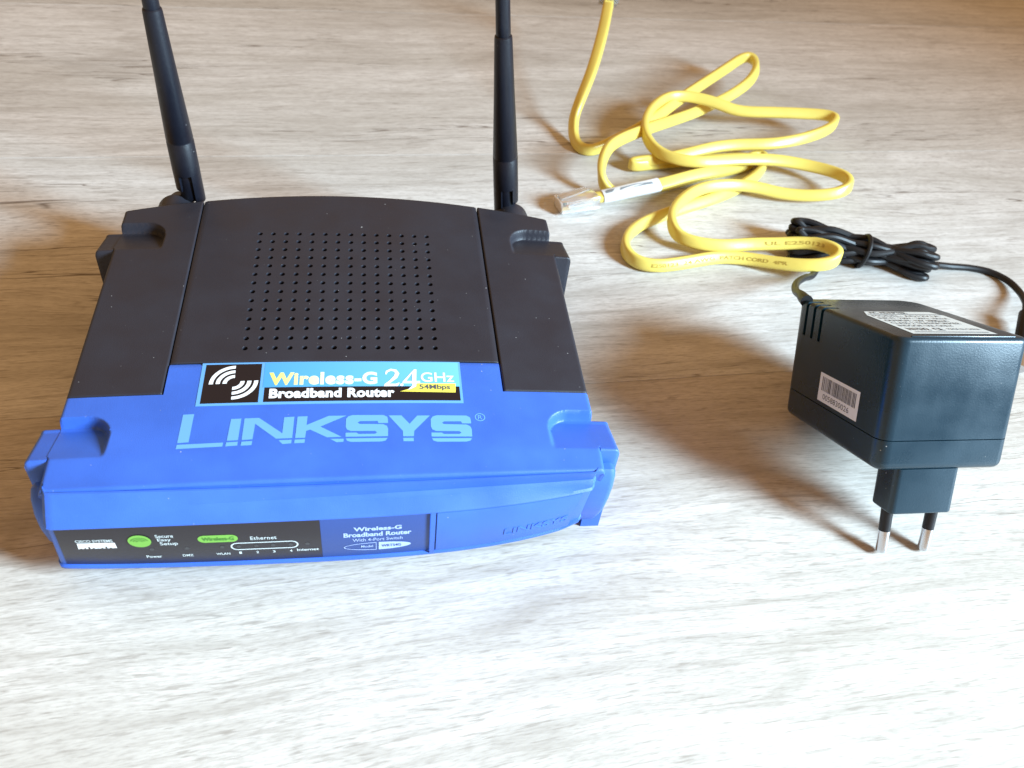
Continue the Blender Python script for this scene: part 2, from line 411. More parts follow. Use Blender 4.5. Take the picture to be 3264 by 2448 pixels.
# side wings of the front section, curved down to the floor
for s in (-1, 1):
    prof = [(73, 31.5), (60, 32.5), (54.5, 38.4), (52.0, 38.8), (49.0, 36), (47.2, 30), (47.0, 23), (48.5, 15), (51.5, 8), (56, 2), (60, 0), (73, 0)]
    dy = 0
    if s > 0: prof = [(75, 31.5), (61, 33), (57, 38.2), (54, 38.4), (52.2, 36), (51.6, 30), (52.2, 23), (53.8, 15), (56.6, 8), (59, 2.4), (61.5, 0), (75, 0)]
    V = []; n = len(prof)
    for a_ in ((82.0, 91.0) if s < 0 else (82.4, 92.0)): V += [(s * a_, y + dy, z) for y, z in prof]
    bm = bmesh.new(); vs = [bm.verts.new(v) for v in V]
    bm.faces.new(vs[:n]); bm.faces.new(vs[n:][::-1])
    for i in range(n): bm.faces.new([vs[i], vs[n + i], vs[n + (i + 1) % n], vs[(i + 1) % n]])
    bmesh.ops.recalc_face_normals(bm, faces=bm.faces)
    outer = [e for e in bm.edges if all(abs(v.co.x) > 90 for v in e.verts)]
    bmesh.ops.bevel(bm, geom=outer, offset=2.4, segments=4, affect='EDGES', profile=.5)
    from_bm('side_wing', bm, M['blue'], router, angle=40)
# front bezel: groove, sloping shelf, lip, raked face
XL, XR = -85.3, 84.2
def bez_section(X):
    g, c = gY(X), cY(X); ft, fb = FY(X, 34.5), FY(X, 7.0)
    return [(g + 3, 42.6), (g + .1, 42.6), (g - .5, 43.1), (g - 1.1, 43.0), (c + .9, 38.7), (c + .1, 38.1), (c - .35, 37.4),
            (FY(X, 35.4) - .05, 35.4), (FY(X, 34.9) - .9, 34.75), (FY(X, 34.3) - .95, 34.3), (FY(X, 33.9) , 33.9),
            (FY(X, 10.2), 10.2), (FY(X, 9.9) - .9, 9.8), (FY(X, 8.9) - .9, 8.9), (FY(X, 8.2) - .3, 8.2), (fb + 1.5, 7.8), (fb + 9, 6.5), (fb + 20, 6.5)]
bx = lin(XL, XR, 1.2); V, F = [], []; ns = 18
secs = []
for X in bx:
    e = X - XL; d = edge_round(e, 2.6) * .9 + edge_round(XR - X, 1.8) * .9
    for y, z in bez_section(X): z += 1.5 * sstep((X - (XR - 9)) / 9) * sstep((30 - z) / 20); V.append((X * (1 + (.030 if X < 0 else 0) * max(0, 35 - z) / 25), y + d, z))
for i in range(len(bx) - 1):
    for j in range(ns - 1): F.append([i * ns + j, i * ns + j + 1, (i + 1) * ns + j + 1, (i + 1) * ns + j])
for i0_, flip in ((0, False), (len(bx) - 1, True)):
    b = len(V); X = bx[i0_]
    for j in range(ns): V.append((X * (1 + (.030 if X < 0 else 0) * max(0, 35 - V[i0_ * ns + j][2]) / 25), 62, min(V[i0_ * ns + j][2], 41.0)))
    for j in range(ns - 1):
        q4 = [i0_ * ns + j, b + j, b + j + 1, i0_ * ns + j + 1]; F.append(q4[::-1] if flip else q4)
build('front_bezel', V, F, M['blue'], router, angle=28, label='blue front bezel with raked face')

def onface(X, z, off): return (X, FY(X, z) - off, z)
def face_sheet(name, x0, x1, z0, z1, off, m_, th=.5, slant0=0, slant1=0, label=None):
    xs_ = lin(x0, x1, 2.0); V, F = [], []
    for k, X in enumerate(xs_):
        t = k / (len(xs_) - 1)
        for z, o_ in ((z1, off - th), (z1, off - .05), (z1 - .12, off), (z0 + .12, off), (z0, off - .05), (z0, off - th)):
            dx = (slant0 * (1 - t) + slant1 * t) * (z - z1) / (z0 - z1)
            V.append(onface(X + dx, z, o_))
    for i in range(len(xs_) - 1):
        for j in range(5): F.append([i * 6 + j, i * 6 + j + 1, (i + 1) * 6 + j + 1, (i + 1) * 6 + j])
    return build(name, V, F, m_, router, angle=30, label=label)
fp = face_sheet('faceplate', -82.6, -5.2, 10.6, 33.4, .25, M['faceblk'], slant0=-2.0, label='black part of the faceplate with lights and lettering')
fn = face_sheet('faceplate', -5.15, 29.3, 10.6, 33.4, .25, M['facenavy'], slant1=.5, label='navy part of the faceplate with the product title')
door = face_sheet('faceplate_cover', 31.6, 80.0, 10.8, 33.6, .75, M['blue'], slant0=.4, slant1=-1.2, label='plain blue cover at the right of the face with embossed lettering')
face_sheet('divider_rib', 29.5, 31.1, 9.4, 34.2, .95, M['blue'], slant0=.4, slant1=.4)
fm = lambda o_: (lambda X, z: onface(X, z, o_))
def ft(s, x0, x1, z0, z1, o_=.34, **k): return text_fit(s, x0, x1, z0, z1, fm(o_), **k)
# white print on the black part
P = [ft('CISCO SYSTEMS', -78.4, -67.6, 25.0, 26.6, bold=.02)]
bars = [(-78.2, 20.6, 25.0)]
P.append(poly_fill([[[(-78.2, 24.6), (-67.2, 24.6), (-67.2, 21.2), (-78.6, 21.0)][::-1]]], fm(.34)))
build('maker_lettering', *P[0], M['facewht'], fp, smooth=False); build('maker_badge', *P[1], M['white'], fp, smooth=False)
k_ = []
for i in range(9):
    x = -77.9 + i * 1.25; hgt = (.6, .9, 1.6, .9, .5, .9, 1.6, .9, .6)[i]
    k_.append(poly_fill([[[(x, 20.8), (x + .45, 20.8), (x + .45, 20.8 + hgt), (x, 20.8 + hgt)]]], fm(.42)))
build('bridge_emblem', *join(k_), M['faceblk'], fp, smooth=False)
P = [ft('Secure', -54.9, -49.6, 26.6, 28.5, bold=.012), ft('Easy', -54.6, -50.6, 24.1, 26.2, bold=.012), ft('Setup', -54.2, -48.9, 21.6, 24.0, bold=.012),
     ft('Power', -59.6, -54.9, 14.5, 16.1, bold=.02), ft('DMZ', -48.6, -45.3, 14.8, 16.1, bold=.02), ft('WLAN', -38.3, -34.0, 15.0, 16.3, bold=.02)]
for i, x in enumerate((-30.9, -25.6, -20.4, -15.1)): P.append(ft(str(i + 1), x - .3, x + .5, 15.2, 16.6, bold=.03))
P += [ft('Internet', -13.1, -6.2, 15.5, 17.0, bold=.02), ft('Ethernet', -26.9, -18.9, 23.4, 25.4, bold=.012, space=1.1)]
build('white_lettering', *join(P), M['facewht'], fp, smooth=False)
def stadium(x0, x1, z0, z1, n=10):
    r = (z1 - z0) / 2; zc = (z0 + z1) / 2
    return circ(x1 - r, zc, r, None, -90, 90, n) + circ(x0 + r, zc, r, None, 90, 270, n)
ring = poly_fill([[stadium(-33.4, -12.4, 17.6, 22.0), stadium(-32.9, -12.9, 18.1, 21.5)[::-1]]], fm(.34))
build('light_ring', *ring, M['facewht'], fp, smooth=False)
build('setup_button', *poly_fill([[circ(-59.8, 25.2, 3.4, 3.6, n=28)]], fm(.5)), M['green'], fp, smooth=False)
gk = [poly_fill([[arcband(-59.8, 24.6, r, r + .28, 20, 160)]], fm(.58)) for r in (.9, 1.7, 2.5)]
build('button_emblem', *join(gk), mat('dark_green_print', (.06, .22, .03), .5), fp, smooth=False)
build('radio_badge', *poly_fill([[stadium(-42.7, -30.6, 22.8, 27.0)]], fm(.36)), M['green'], fp, smooth=False)
build('badge_lettering', *ft('Wireless-G', -41.4, -31.8, 23.9, 26.0, .44, bold=.02), mat('badge_green_print', (.05, .20, .03), .5), fp, smooth=False)
led_me = None
for x in (-57.2, -46.7, -36.0, -30.9, -25.5, -20.3, -14.8, -9.6):
    V, F = poly_fill([[circ(0, 0, .75, .75, n=14)]], lambda a, c: (a, -.36, c))
    if led_me is None:
        o = build('status_light', V, F, M['led'], fp, smooth=False); led_me = o.data
    else: o = link('status_light', led_me, fp)
    o.location = Vector((x, FY(x, 19.8), 19.8)) * S
P = [ft('Wireless-G', 5.1, 20.4, 25.6, 28.0, bold=.035), ft('Broadband Router', 1.9, 23.6, 22.2, 24.8, bold=.035), ft('With 4-Port Switch', 4.7, 20.8, 19.4, 21.2, bold=.005),
     poly_fill([[circ(12.7, 16.1, 10.9, 2.3, -88, 88, 20)]], fm(.34))]
el = poly_fill([[circ(12.7, 16.1, 10.9, 2.3, 92, 268, 20), circ(12.7, 16.1, 10.6, 2.0, 93, 267, 20)[::-1]]], fm(.34))
P.append(el); P.append(ft('Model', 7.4, 11.2, 15.5, 16.9, bold=.01))
build('title_lettering', *join(P), mat('faceplate_pale_blue', (.40, .52, .85), .5), fn, smooth=False)
build('model_lettering', *ft('WRT54G', 14.0, 20.4, 15.3, 16.9, .42, bold=.01), M['facenavy'], fn, smooth=False)
# embossed lettering on the plain cover
V, F = ft('LINKSYS', 55.0, 77.6, 15.2, 19.0, .93, bold=.01, slope=.03)
n = len(V); 
def extr(V, F, dv):
    n = len(V); V2 = list(V) + [(v[0], v[1] + dv, v[2]) for v in V]; F2 = list(F); cnt = {}
    for f in F:
        for i in range(len(f)): e = (f[i], f[(i + 1) % len(f)]); cnt[tuple(sorted(e))] = cnt.get(tuple(sorted(e)), []) + [e]
    for e in cnt.values():
        if len(e) == 1: a, b = e[0]; F2.append([b, a, a + n, b + n])
    return V2, F2
build('embossed_lettering', *extr(V, F, .25), M['blue'], door, smooth=False)

# print and label on top
def ontop(off): return lambda X, Y: (X, Y, dome(X) + off)
# ---- large wordmark, letters with the cut line
LG = [[(-48.5, 74.8), (-45.1, 74.9), (-45.3, 63.1), (-48.7, 62.9)], [(-48.7, 62.2), (-34.8, 62.5), (-34.9, 60.9), (-48.8, 60.5)], [(-33.4, 72.3), (-30.2, 72.4), (-30.4, 63.3), (-33.8, 63.2)], [(-33.9, 62.5), (-30.4, 62.7), (-30.4, 61.1), (-34.0, 60.9)],
[(-29.2, 72.4), (-24.7, 72.5), (-17.0, 65.7), (-16.8, 72.5), (-13.6, 72.7), (-13.8, 63.6), (-18.8, 63.5), (-25.7, 70.0), (-26.0, 63.5), (-29.3, 63.3)], [(-29.3, 62.6), (-26.0, 62.8), (-26.1, 61.1), (-29.4, 61.0)], [(-18.0, 62.8), (-13.9, 62.9), (-14.0, 61.4), (-16.7, 61.2)],
[(-12.6, 72.7), (-9.4, 72.8), (-9.6, 69.0), (-2.7, 72.8), (3.0, 72.8), (-5.2, 68.2), (1.6, 63.7), (-3.0, 63.6), (-8.4, 67.0), (-9.6, 66.5), (-9.8, 63.6), (-12.9, 63.6)], [(-13.0, 62.9), (-9.8, 63.0), (-9.9, 61.5), (-13.1, 61.4)], [(-2.0, 62.9), (2.3, 62.9), (2.2, 61.6), (0.0, 61.5)],
[(2.9, 71.4), (3.6, 72.5), (5.0, 73.0), (15.0, 72.9), (16.2, 72.1), (16.4, 71.0), (16.4, 69.4), (13.3, 69.4), (13.0, 70.3), (7.4, 70.3), (6.6, 69.7), (7.2, 69.1), (14.8, 68.9), (16.0, 68.2), (16.4, 66.8), (16.3, 63.7), (2.8, 63.7), (2.8, 65.4), (6.3, 65.4), (6.9, 64.8), (12.2, 64.8), (12.8, 65.4), (12.2, 66.0), (4.4, 66.1), (3.2, 66.8), (2.8, 68.0)], [(2.9, 63.0), (16.2, 63.0), (15.5, 61.9), (14.2, 61.5), (4.6, 61.5), (3.3, 62.0)],
[(16.6, 72.7), (20.8, 72.7), (23.4, 69.0), (26.0, 72.6), (30.2, 72.6), (24.8, 65.9), (24.6, 63.6), (21.1, 63.6), (21.1, 65.9)], [(21.1, 62.9), (24.5, 62.9), (24.5, 61.5), (21.2, 61.5)]]
for a in (10, 11): LG.append([((x - 2.9) * .985 + 30.4, y - .3) for x, y in LG[a]])
P = [poly_fill([[l]], ontop(.06)) for l in LG]
P.append(poly_fill([[circ(46.9, 71.9, 1.75), circ(46.9, 71.9, 1.45)[::-1]]], ontop(.06)))
P.append(text_fit('R', 46.2, 47.6, 71.0, 72.8, ontop(.06)))
build('wordmark', *join(P), M['logo'], router, smooth=False, label='large pale blue lettering printed across the front of the top')
# ---- sticker
def top_sheet(name, loop, off, m_, parent, th=0.0):
    x0, x1 = min(p[0] for p in loop), max(p[0] for p in loop)
    # strips along X so the sheet follows the curved top
    y0, y1 = min(p[1] for p in loop), max(p[1] for p in loop)
    V, F = [], []; xs_ = lin(x0, x1, 3)
    for X in xs_:
        for Y, o_ in ((y0, off - .2), (y0, off), (y1, off), (y1, off - .2)): V.append((X, Y, dome(X) + o_))
    for i in range(len(xs_) - 1):
        for j in range(3): a = i * 4 + j; F.append([a, (i + 1) * 4 + j, (i + 1) * 4 + j + 1, a + 1])
    return build(name, V, F, m_, parent, smooth=False)
st = top_sheet('sticker', [(-45.2, 78.3), (41.9, 98.0)], .10, M['lblue'], router); st['label'] = 'printed sticker with a black square emblem and a pale blue panel'
top_sheet('sticker_square', [(-43.9, 79.3), (-25.6, 97.2)], .14, M['lblack'], st)
top_sheet('sticker_panel', [(-24.6, 86.0), (41.2, 97.7)], .14, M['skyfade'], st)
top_sheet('sticker_band', [(-24.0, 79.4), (41.0, 86.0)], .14, M['lblack'], st)
cx, cy = -34.2, 88.6
P = []
for r in (2.6, 4.8, 7.0):
    P.append(poly_fill([[arcband(cx + .3, cy - .4, r - .1, r + 1.25, 92, 182)]], ontop(.19)))
    P.append(poly_fill([[arcband(cx - .3, cy + .4, r - .1, r + 1.25, -88, 2)]], ontop(.19)))
build('wave_emblem', *join(P), M['white'], st, smooth=False)
build('sticker_headline', *text_fit('Wireless-G', -22.9, 13.1, 86.9, 92.9, ontop(.19), bold=.045, space=1.08), M['wire'], st, smooth=False)
build('sticker_subline', *text_fit('Broadband Router', -22.3, 18.8, 80.9, 85.3, ontop(.19), bold=.045, space=1.05), M['white'], st, smooth=False)
# yellow flag behind the figures
build('speed_flag', *poly_fill([[[(20.7, 83.5), (39.5, 83.1), (39.8, 87.4), (26.5, 87.4), (25.6, 85.5)]]], ontop(.18)), M['lyellow'], st, smooth=False)
def stroke(pts, w_):
    L_, R_ = [], []
    for i, p in enumerate(pts):
        a = pts[max(i - 1, 0)]; c = pts[min(i + 1, len(pts) - 1)]; d = math.hypot(c[0] - a[0], c[1] - a[1]); nx, ny = -(c[1] - a[1]) / d, (c[0] - a[0]) / d
        ww = w_[i] if isinstance(w_, list) else w_
        L_.append((p[0] + nx * ww / 2, p[1] + ny * ww / 2)); R_.append((p[0] - nx * ww / 2, p[1] - ny * ww / 2))
    return (R_ + L_[::-1])
two = stroke([(16.0, 91.6), (16.4, 93.0), (17.8, 93.8), (19.3, 93.4), (19.9, 92.0), (19.3, 90.3), (17.6, 88.3), (15.7, 86.5)], [.5, .9, 1.0, 1.2, 1.5, 1.4, 1.0, .8])
P = [poly_fill([[two]], ontop(.21)), poly_fill([[[(15.2, 85.9), (19.9, 86.0), (20.7, 87.6), (20.3, 87.6), (19.3, 87.1), (15.8, 87.1)]]], ontop(.215)),
     poly_fill([[circ(21.3, 86.6, .62)]], ontop(.21)),
     poly_fill([[[(25.7, 94.0), (26.6, 94.0), (26.3, 88.4), (27.6, 88.5), (27.6, 87.5), (26.3, 87.4), (26.2, 85.9), (24.9, 85.0), (23.2, 84.2), (24.9, 86.2), (24.9, 87.3), (21.6, 87.3), (21.6, 88.0)], [(24.9, 88.4), (25.0, 92.1), (22.9, 88.4)][::-1]]], ontop(.22)),
     text_fit('GHz', 27.9, 39.4, 88.0, 92.6, ontop(.21), bold=.012)]
build('frequency_lettering', *join(P), M['white'], st, smooth=False)
build('speed_lettering', *text_fit('54Mbps', 27.3, 37.8, 83.9, 86.8, ontop(.24), bold=.02), M['ink'], st, smooth=False)

# antennas: knurled swivel base behind the rear edge, tapered sleeve, thin rod
def antenna(base, foot_, direc, flange):
    d = Vector(direc).normalized(); p0 = Vector(foot_)
    side = Vector((0, 1, 0)).cross(d).normalized()  # hinge faces sideways
    prof = [(-9.5, 4.9), (-8.5, 5.2), (0, 5.45), (14, 5.35), (14.3, 5.15), (15.0, 5.15), (15.3, 5.3), (44, 4.25), (66.2, 3.55), (67.2, 3.4), (67.6, 3.0), (67.6, 2.5)]
    P = [p0 + d * a for a, _ in prof]
    o = tube('antenna', P[2:], [b_ for _, b_ in prof][2:], M['antenna'], router, k=28, label='upright tapered black antenna')
    # two fork cheeks at the bottom of the sleeve; the long one faces 'flange'
    for sgn, ln in ((flange, 14.0), (-flange, 8.0)):
        bm = bmesh.new(); prof2 = []
        for k in range(13):
            a = -62 + 124 * k / 12; prof2.append(math.radians(a))
        V, F = [], []
        for t, sc_ in ((0.5, 1.0), (-ln + 2, .99), (-ln + .5, .93), (-ln, .8)):
            for rr in (5.42, 3.9):
                for a in prof2:
                    q_ = p0 + d * t + (side * sgn * math.cos(a) + Vector((0, 1, 0)) * math.sin(a) * sc_) * rr
                    V.append(q_)
        n13 = 13
        for i in range(3):
            for L_ in (0, 1):
                for j in range(12):
                    a_ = (i * 2 + L_) * n13 + j; F.append([a_, a_ + 1, a_ + 1 + 2 * n13, a_ + 2 * n13])
            for j in (0, 12):
                a_ = i * 2 * n13 + j; F.append([a_, a_ + n13, a_ + 3 * n13, a_ + 2 * n13])
        for j in range(12): a_ = 6 * n13 + j; F.append([a_, a_ + 1, a_ + 1 + n13, a_ + n13])
        for v in V: bm.verts.new(v)
        bm.verts.ensure_lookup_table()
        for f in F: bm.faces.new([bm.verts[i] for i in f])
        bm2 = from_bm('hinge_cheek', bm, M['antenna'], o, angle=40)
    rod = [p0 + d * t for t in (66, 68, 72, 84, 100, 116, 122, 124, 124.9)]
    tube('antenna_rod', rod, [2.45, 2.95, 2.9, 2.8, 2.7, 2.6, 2.5, 2.1, 1.0], M['antenna'], o, k=24)
    B = Vector(base)
    tube('swivel_knuckle', [p0 - d * 13, p0 - d * 11.5, p0 - d * 3, p0 - d * .8, p0 - d * .1], [3.6, 4.3, 4.2, 3.8, 2.2], M['antenna'], o, k=24)
    # horizontal collar screwed to the rear socket
    V, F = [], []; k = 40; secs_ = [(-8, 8.4), (2.5, 8.4), (4.0, 8.1), (6.0, 6.9), (8.5, 5.6), (10.5, 5.0), (12.0, 4.4), (12.6, 3.0)]
    for t, r in secs_:
        for j in range(k):
            a = 2 * math.pi * j / k; rr = r - (.16 if (j % 2 and t < 3) else 0)
            V.append(B + Vector((rr * math.cos(a), t, rr * math.sin(a))))
    for i in range(len(secs_) - 1):
        for j in range(k): F.append([i * k + j, (i + 1) * k + j, (i + 1) * k + (j + 1) % k, i * k + (j + 1) % k])
    F.append([(len(secs_) - 1) * k + j for j in range(k)][::-1])
    build('swivel_base', V, F, M['black'], o, angle=30)
    return o
antenna((-69.5, 200.0, 32.6), (-63.9, 205.5, 51.5), (-.028, .0, 1), 1)
antenna((72.8, 200.0, 32.2), (69.9, 205.5, 48.6), (-.115, .0, 1), -1)

# ------------------------------------------------------------------ power adapter (tilted back, standing on its pins)
def rotm(a, b, c):
    return Matrix.Rotation(c, 3, 'Z') @ Matrix.Rotation(b, 3, 'Y') @ Matrix.Rotation(a, 3, 'X')
RA = rotm(-0.5134731550535854, 0.02919098081073912, 0.024809925602130935)
TA = Vector((185.0757, 51.4601, 35.9668))
AW, AD, AH = 51.2, 68.7, 48.6
adapter = empty('power_adapter', 'boxy black wall plug power adapter tilted back on its two pins with its bundled cord', 'power adapter', TA, RA.to_quaternion())
INV = Matrix.Translation(TA) @ RA.to_4x4(); INV = INV.inverted()
def rounded_prism(x0, x1, y0, y1, z0, z1, rv, top=0, bot=0, seg=5):
    """box with big vertical-edge radii rv=(fl,fr,br,bl) and optional top/bottom rounding"""
    def ring(d):
        pts = []
        for (sx_, sy_, r, a0) in ((0, 0, rv[0], 180), (1, 0, rv[1], 270), (1, 1, rv[2], 0), (0, 1, rv[3], 90)):
            rr = max(r - d, .15); q = max(r, d + .15)
            cx_ = (x1 - q) if sx_ else (x0 + q); cy_ = (y1 - q) if sy_ else (y0 + q)
            for k in range(seg + 1):
                a = math.radians(a0 + 90 * k / seg); pts.append((cx_ + rr * math.cos(a), cy_ + rr * math.sin(a)))
        return pts
    lv = []
    if bot: lv += [(z0 + bot * (1 - math.sin(t)), bot * (1 - math.cos(t))) for t in [math.pi / 2 * (1 - k / 5) for k in range(5)]] + [(z0 + bot, 0)]
    else: lv.append((z0, 0))
    if top: lv += [(z1 - top, 0)] + [(z1 - top * (1 - math.sin(t)), top * (1 - math.cos(t))) for t in [math.pi / 2 * k / 5 for k in range(1, 6)]]
    else: lv.append((z1, 0))
    bm = bmesh.new(); R_ = [[bm.verts.new((x, y, z)) for x, y in ring(d)] for z, d in lv]; n_ = len(R_[0])
    bm.faces.new(R_[0][::-1]); bm.faces.new(R_[-1])
    for a_, b_ in zip(R_, R_[1:]):
        for i in range(n_): bm.faces.new([a_[i], a_[(i + 1) % n_], b_[(i + 1) % n_], b_[i]])
    return bm
def boolean(o, cutters):
    for c_ in cutters:
        md = o.modifiers.new('b', 'BOOLEAN'); md.operation = 'DIFFERENCE'; md.object = c_; md.solver = 'EXACT'
    dg = bpy.context.evaluated_depsgraph_get(); dg.update()
    me = bpy.data.meshes.new_from_object(o.evaluated_get(dg)); me.name = o.name
    o.modifiers.clear(); o.data = me
    me.set_sharp_from_angle(angle=math.radians(35))
    for c_ in cutters: bpy.data.objects.remove(c_)
body = from_bm('body', rounded_prism(0, AW, 0, AD, 11.8, AH, (5.0, 3.6, 9, 4.5), top=1.8), M['adapter'], adapter, label='upper case of the adapter with cooling slots')
cut = []
for yc in (60.6, 54.8, 49.2):
    bm = bm_box(-2, 6.6, yc - .95, yc + .95, 35.2, 60, 0)
    cut.append(from_bm('cutter', bm, M['dark'], adapter, smooth=False))
boolean(body, cut)
from_bm('inner_case', bm_box(2.2, AW - 2, 2, AD - 2, 3, AH - 2.2, 0), M['dark'], adapter, smooth=False)
# lower case: rounded at the back where it rests on the floor
bm = rounded_prism(0, AW, 0, AD, 0, 11.45, (5.0, 3.6, 9, 4.5), bot=3.2)
base = from_bm('base_cover', bm, M['adapter'], adapter, label='lower case of the adapter carrying the plug')
px0, pw, pf, pb_, pl = 9.63, 25.12, 1.2, 13.93, 17.1
plug = from_bm('plug_block', rounded_prism(px0, px0 + pw, pf, pb_, -pl, .4, (2.2, 2.2, 2.2, 2.2), bot=1.0), M['adapter'], adapter)
yc = (pf + pb_) / 2
for s in (-1, 1):
    xb = px0 + pw / 2 + s * 9.3; xt = px0 + pw / 2 + s * 8.7
    a, b = Vector((xb, yc, -pl + .3)), Vector((xt, yc, -pl - 18.0)); L_ = lambda t: a + (b - a) * t
    o = tube('plug_pin', [L_(0), L_(.49), L_(.50)], [2.2, 2.1, 1.5], M['cord'], adapter, k=20)
    tube('pin_tip', [L_(.495), L_(.50), L_(.90), L_(.95), L_(.985), L_(1)], [1.6, 2.12, 2.12, 2.0, 1.5, .7], M['steel'], o, k=20)
# barcode sticker on the left side
def side_map(off): return lambda u, v: (-off, 44.0 - u, v)      # u runs toward the front
bw, bh = 27.6, 11.2
def sm(off): return lambda u, v: (-off, 43.6 - u, 13.4 + v)
bs = build('barcode_sticker', *poly_fill([[[(0, 0), (bw, 0), (bw, bh), (0, bh)]]], sm(.12)), M['paper'], adapter, smooth=False, label='small white barcode sticker on the side')
P = []; x = 2.0; random.seed(5)
while x < bw - 2.4:
    w_ = random.choice((.25, .35, .55, .7)); P.append(poly_fill([[[(x, 4.4), (x + w_, 4.4), (x + w_, 9.9), (x, 9.9)]]], sm(.17))); x += w_ + random.choice((.25, .35, .5))
P.append(text_fit('0058830026', 3.6, 22.0, 1.3, 3.4, sm(.17)))
build('barcode', *join(P), M['ink'], bs, smooth=False)
# rating label on top
def tm(off): return lambda x, y: (x, y, AH + off)
rl = build('rating_label', *poly_fill([[[(9.6, 6.0), (42.5, 6.0), (43.4, 36.5), (41.5, 43.0), (13.5, 43.0), (10.5, 36.0)]]], tm(.10)), M['paperblue'], adapter, smooth=False, label='silvery rating label with fine print on top')
P = []
def tl(s, x0, x1, y0, y1, **k): P.append(text_fit(s, x0, x1, y0, y1, tm(.15), **k))
tl('AC ADAPTER', 14, 30, 39.2, 42.0, bold=.03); P.append(poly_fill([[[(12, 37.4), (43, 37.4), (43, 38.1), (12, 38.1)]]], tm(.15)))
tl('MODEL: AD12V1A', 12, 40, 33.5, 36.0); tl('INPUT: 230V~ 50Hz 100mA', 12, 41, 29.5, 32.0); tl('OUTPUT: 12V 1000mA', 12, 38, 25.4, 28.0, bold=.02)
tl('CLASS 2 TRANSFORMER', 12, 40, 21.2, 24.0); tl('INDOOR USE ONLY', 12, 34, 17, 19.8); tl('N1532  CE', 12, 26, 11, 15, bold=.03); tl('MADE IN CHINA', 28, 41, 12, 14.4)
P.append(poly_fill([[[(12, 8.2), (41, 8.2), (41, 9.0), (12, 9.0)]]], tm(.15)))
build('fine_print', *join(P), M['ink'], rl, smooth=False)
# raised rim behind the front edge
from_bm('front_rim', bm_box(6, AW - 5, 1.6, 2.4, AH - .2, AH + .35, .2, 2), M['adapter'], adapter)
# cord: adapter corner -> figure-eight bundle -> out to the right and back to the barrel plug
random.seed(11)
c0 = Vector((261.5, 216.6, 0)); du = Vector((71, -19.5, 0)).normalized(); dv = Vector((-du.y, du.x, 0))
lead = [(185.4, 134.5, 44.8), (187.0, 140.5, 42.0), (190.5, 149, 36), (198.5, 164, 26), (208, 179, 17), (218, 190, 11), (226, 197, 7)]
pts = list(lead); NL = 12
for k in range(NL):
    f = (k - (NL - 1) / 2) / ((NL - 1) / 2)                   # -1 .. 1
    jt = lambda a: random.uniform(-a, a)
    zl = 2.2 + (k % 5) * 2.9; zr = 2.0 + ((k * 3) % 5) * 2.9; zw = 2.5 + ((k * 2 + 1) % 5) * 2.1
    lo1, lo2 = f * 9.0 - 1.9, f * 9.0 + 1.9
    ro1, ro2 = -f * 7.2 + 1.6, -f * 7.2 - 1.6
    wl = f * 6.0
    seq = [(-20, lo1 * .8 + jt(.6), zl + 1), (-4, wl + .8, zw), (12, ro1 * .55, zw), (24, ro1 + jt(.5), zr), (30 + jt(1.5), ro1 * 1.0, zr), (33 + jt(1.5), (ro1 + ro2) / 2, zr + jt(.5)), (30, ro2, zr + .6),
           (22, ro2 * .8 + jt(.5), zr + .8), (3, wl - .8, zw + 1.8), (-12, lo2 * .55, zw + .6), (-27, lo2 + jt(.8), zl), (-34 + jt(1.5), lo2, zl), (-37.5 + jt(1.5), (lo1 + lo2) / 2 , zl + jt(.5)), (-35, lo1, zl + .4)]
    for u, v, z in seq: p = c0 + du * u + dv * v; pts.append((p.x, p.y, max(1.5, z)))
for u, v, z in ((-18, -3, 6), (0, -2, 9), (18, -3, 7), (30, -2.5, 5)): p = c0 + du * u + dv * v; pts.append((p.x, p.y, z))
pts += [(299, 210.3, 4), (309.9, 211.8, 2.0), (321.8, 211.1, 1.6), (331.1, 207.6, 1.8), (336.5, 199.5, 2.6), (336.5, 189, 4), (332.5, 179, 6.5), (329, 173, 8)]
path = catmull(pts, 7)
tube('cord', path, 1.7, M['cord'], adapter, xf=INV, k=10, label='thin black cord gathered into a bundle')
tube('strain_relief', [(185.0, 131.5, 46.0), (185.4, 134.5, 44.8), (187.0, 140.5, 42.0), (189.0, 146, 38.6)], [2.6, 2.4, 1.9, 1.5], M['cord'], adapter, xf=INV)
bpth = [Vector((329.5, 174, 7.8)), Vector((326.2, 168, 8.4)), Vector((325.6, 167, 8.4)), Vector((316.5, 152.5, 6.2)), Vector((316, 151.5, 6)), Vector((311, 143, 4.5))]
pg = tube('barrel_plug', bpth, [1.7, 2.2, 3.6, 3.6, 3.0, 2.6], M['cord'], adapter, xf=INV, k=20)
tube('plug_tip', [Vector((311, 143, 4.5)), Vector((306.2, 134.8, 3.1))], [2.75, 2.75], M['steel'], pg, xf=INV, k=20)
# twist tie round the waist of the bundle
tp = []
for k in range(26):
    a = 2 * math.pi * k / 25; p = c0 + du * (-1 + 1.2 * math.sin(a)) + dv * (8.0 * math.cos(a)); tp.append((p.x, p.y, max(1.0, 7.0 + 8.2 * math.sin(a))))
tube('twist_tie', tp, 1.25, M['cord'], adapter, xf=INV, k=8)
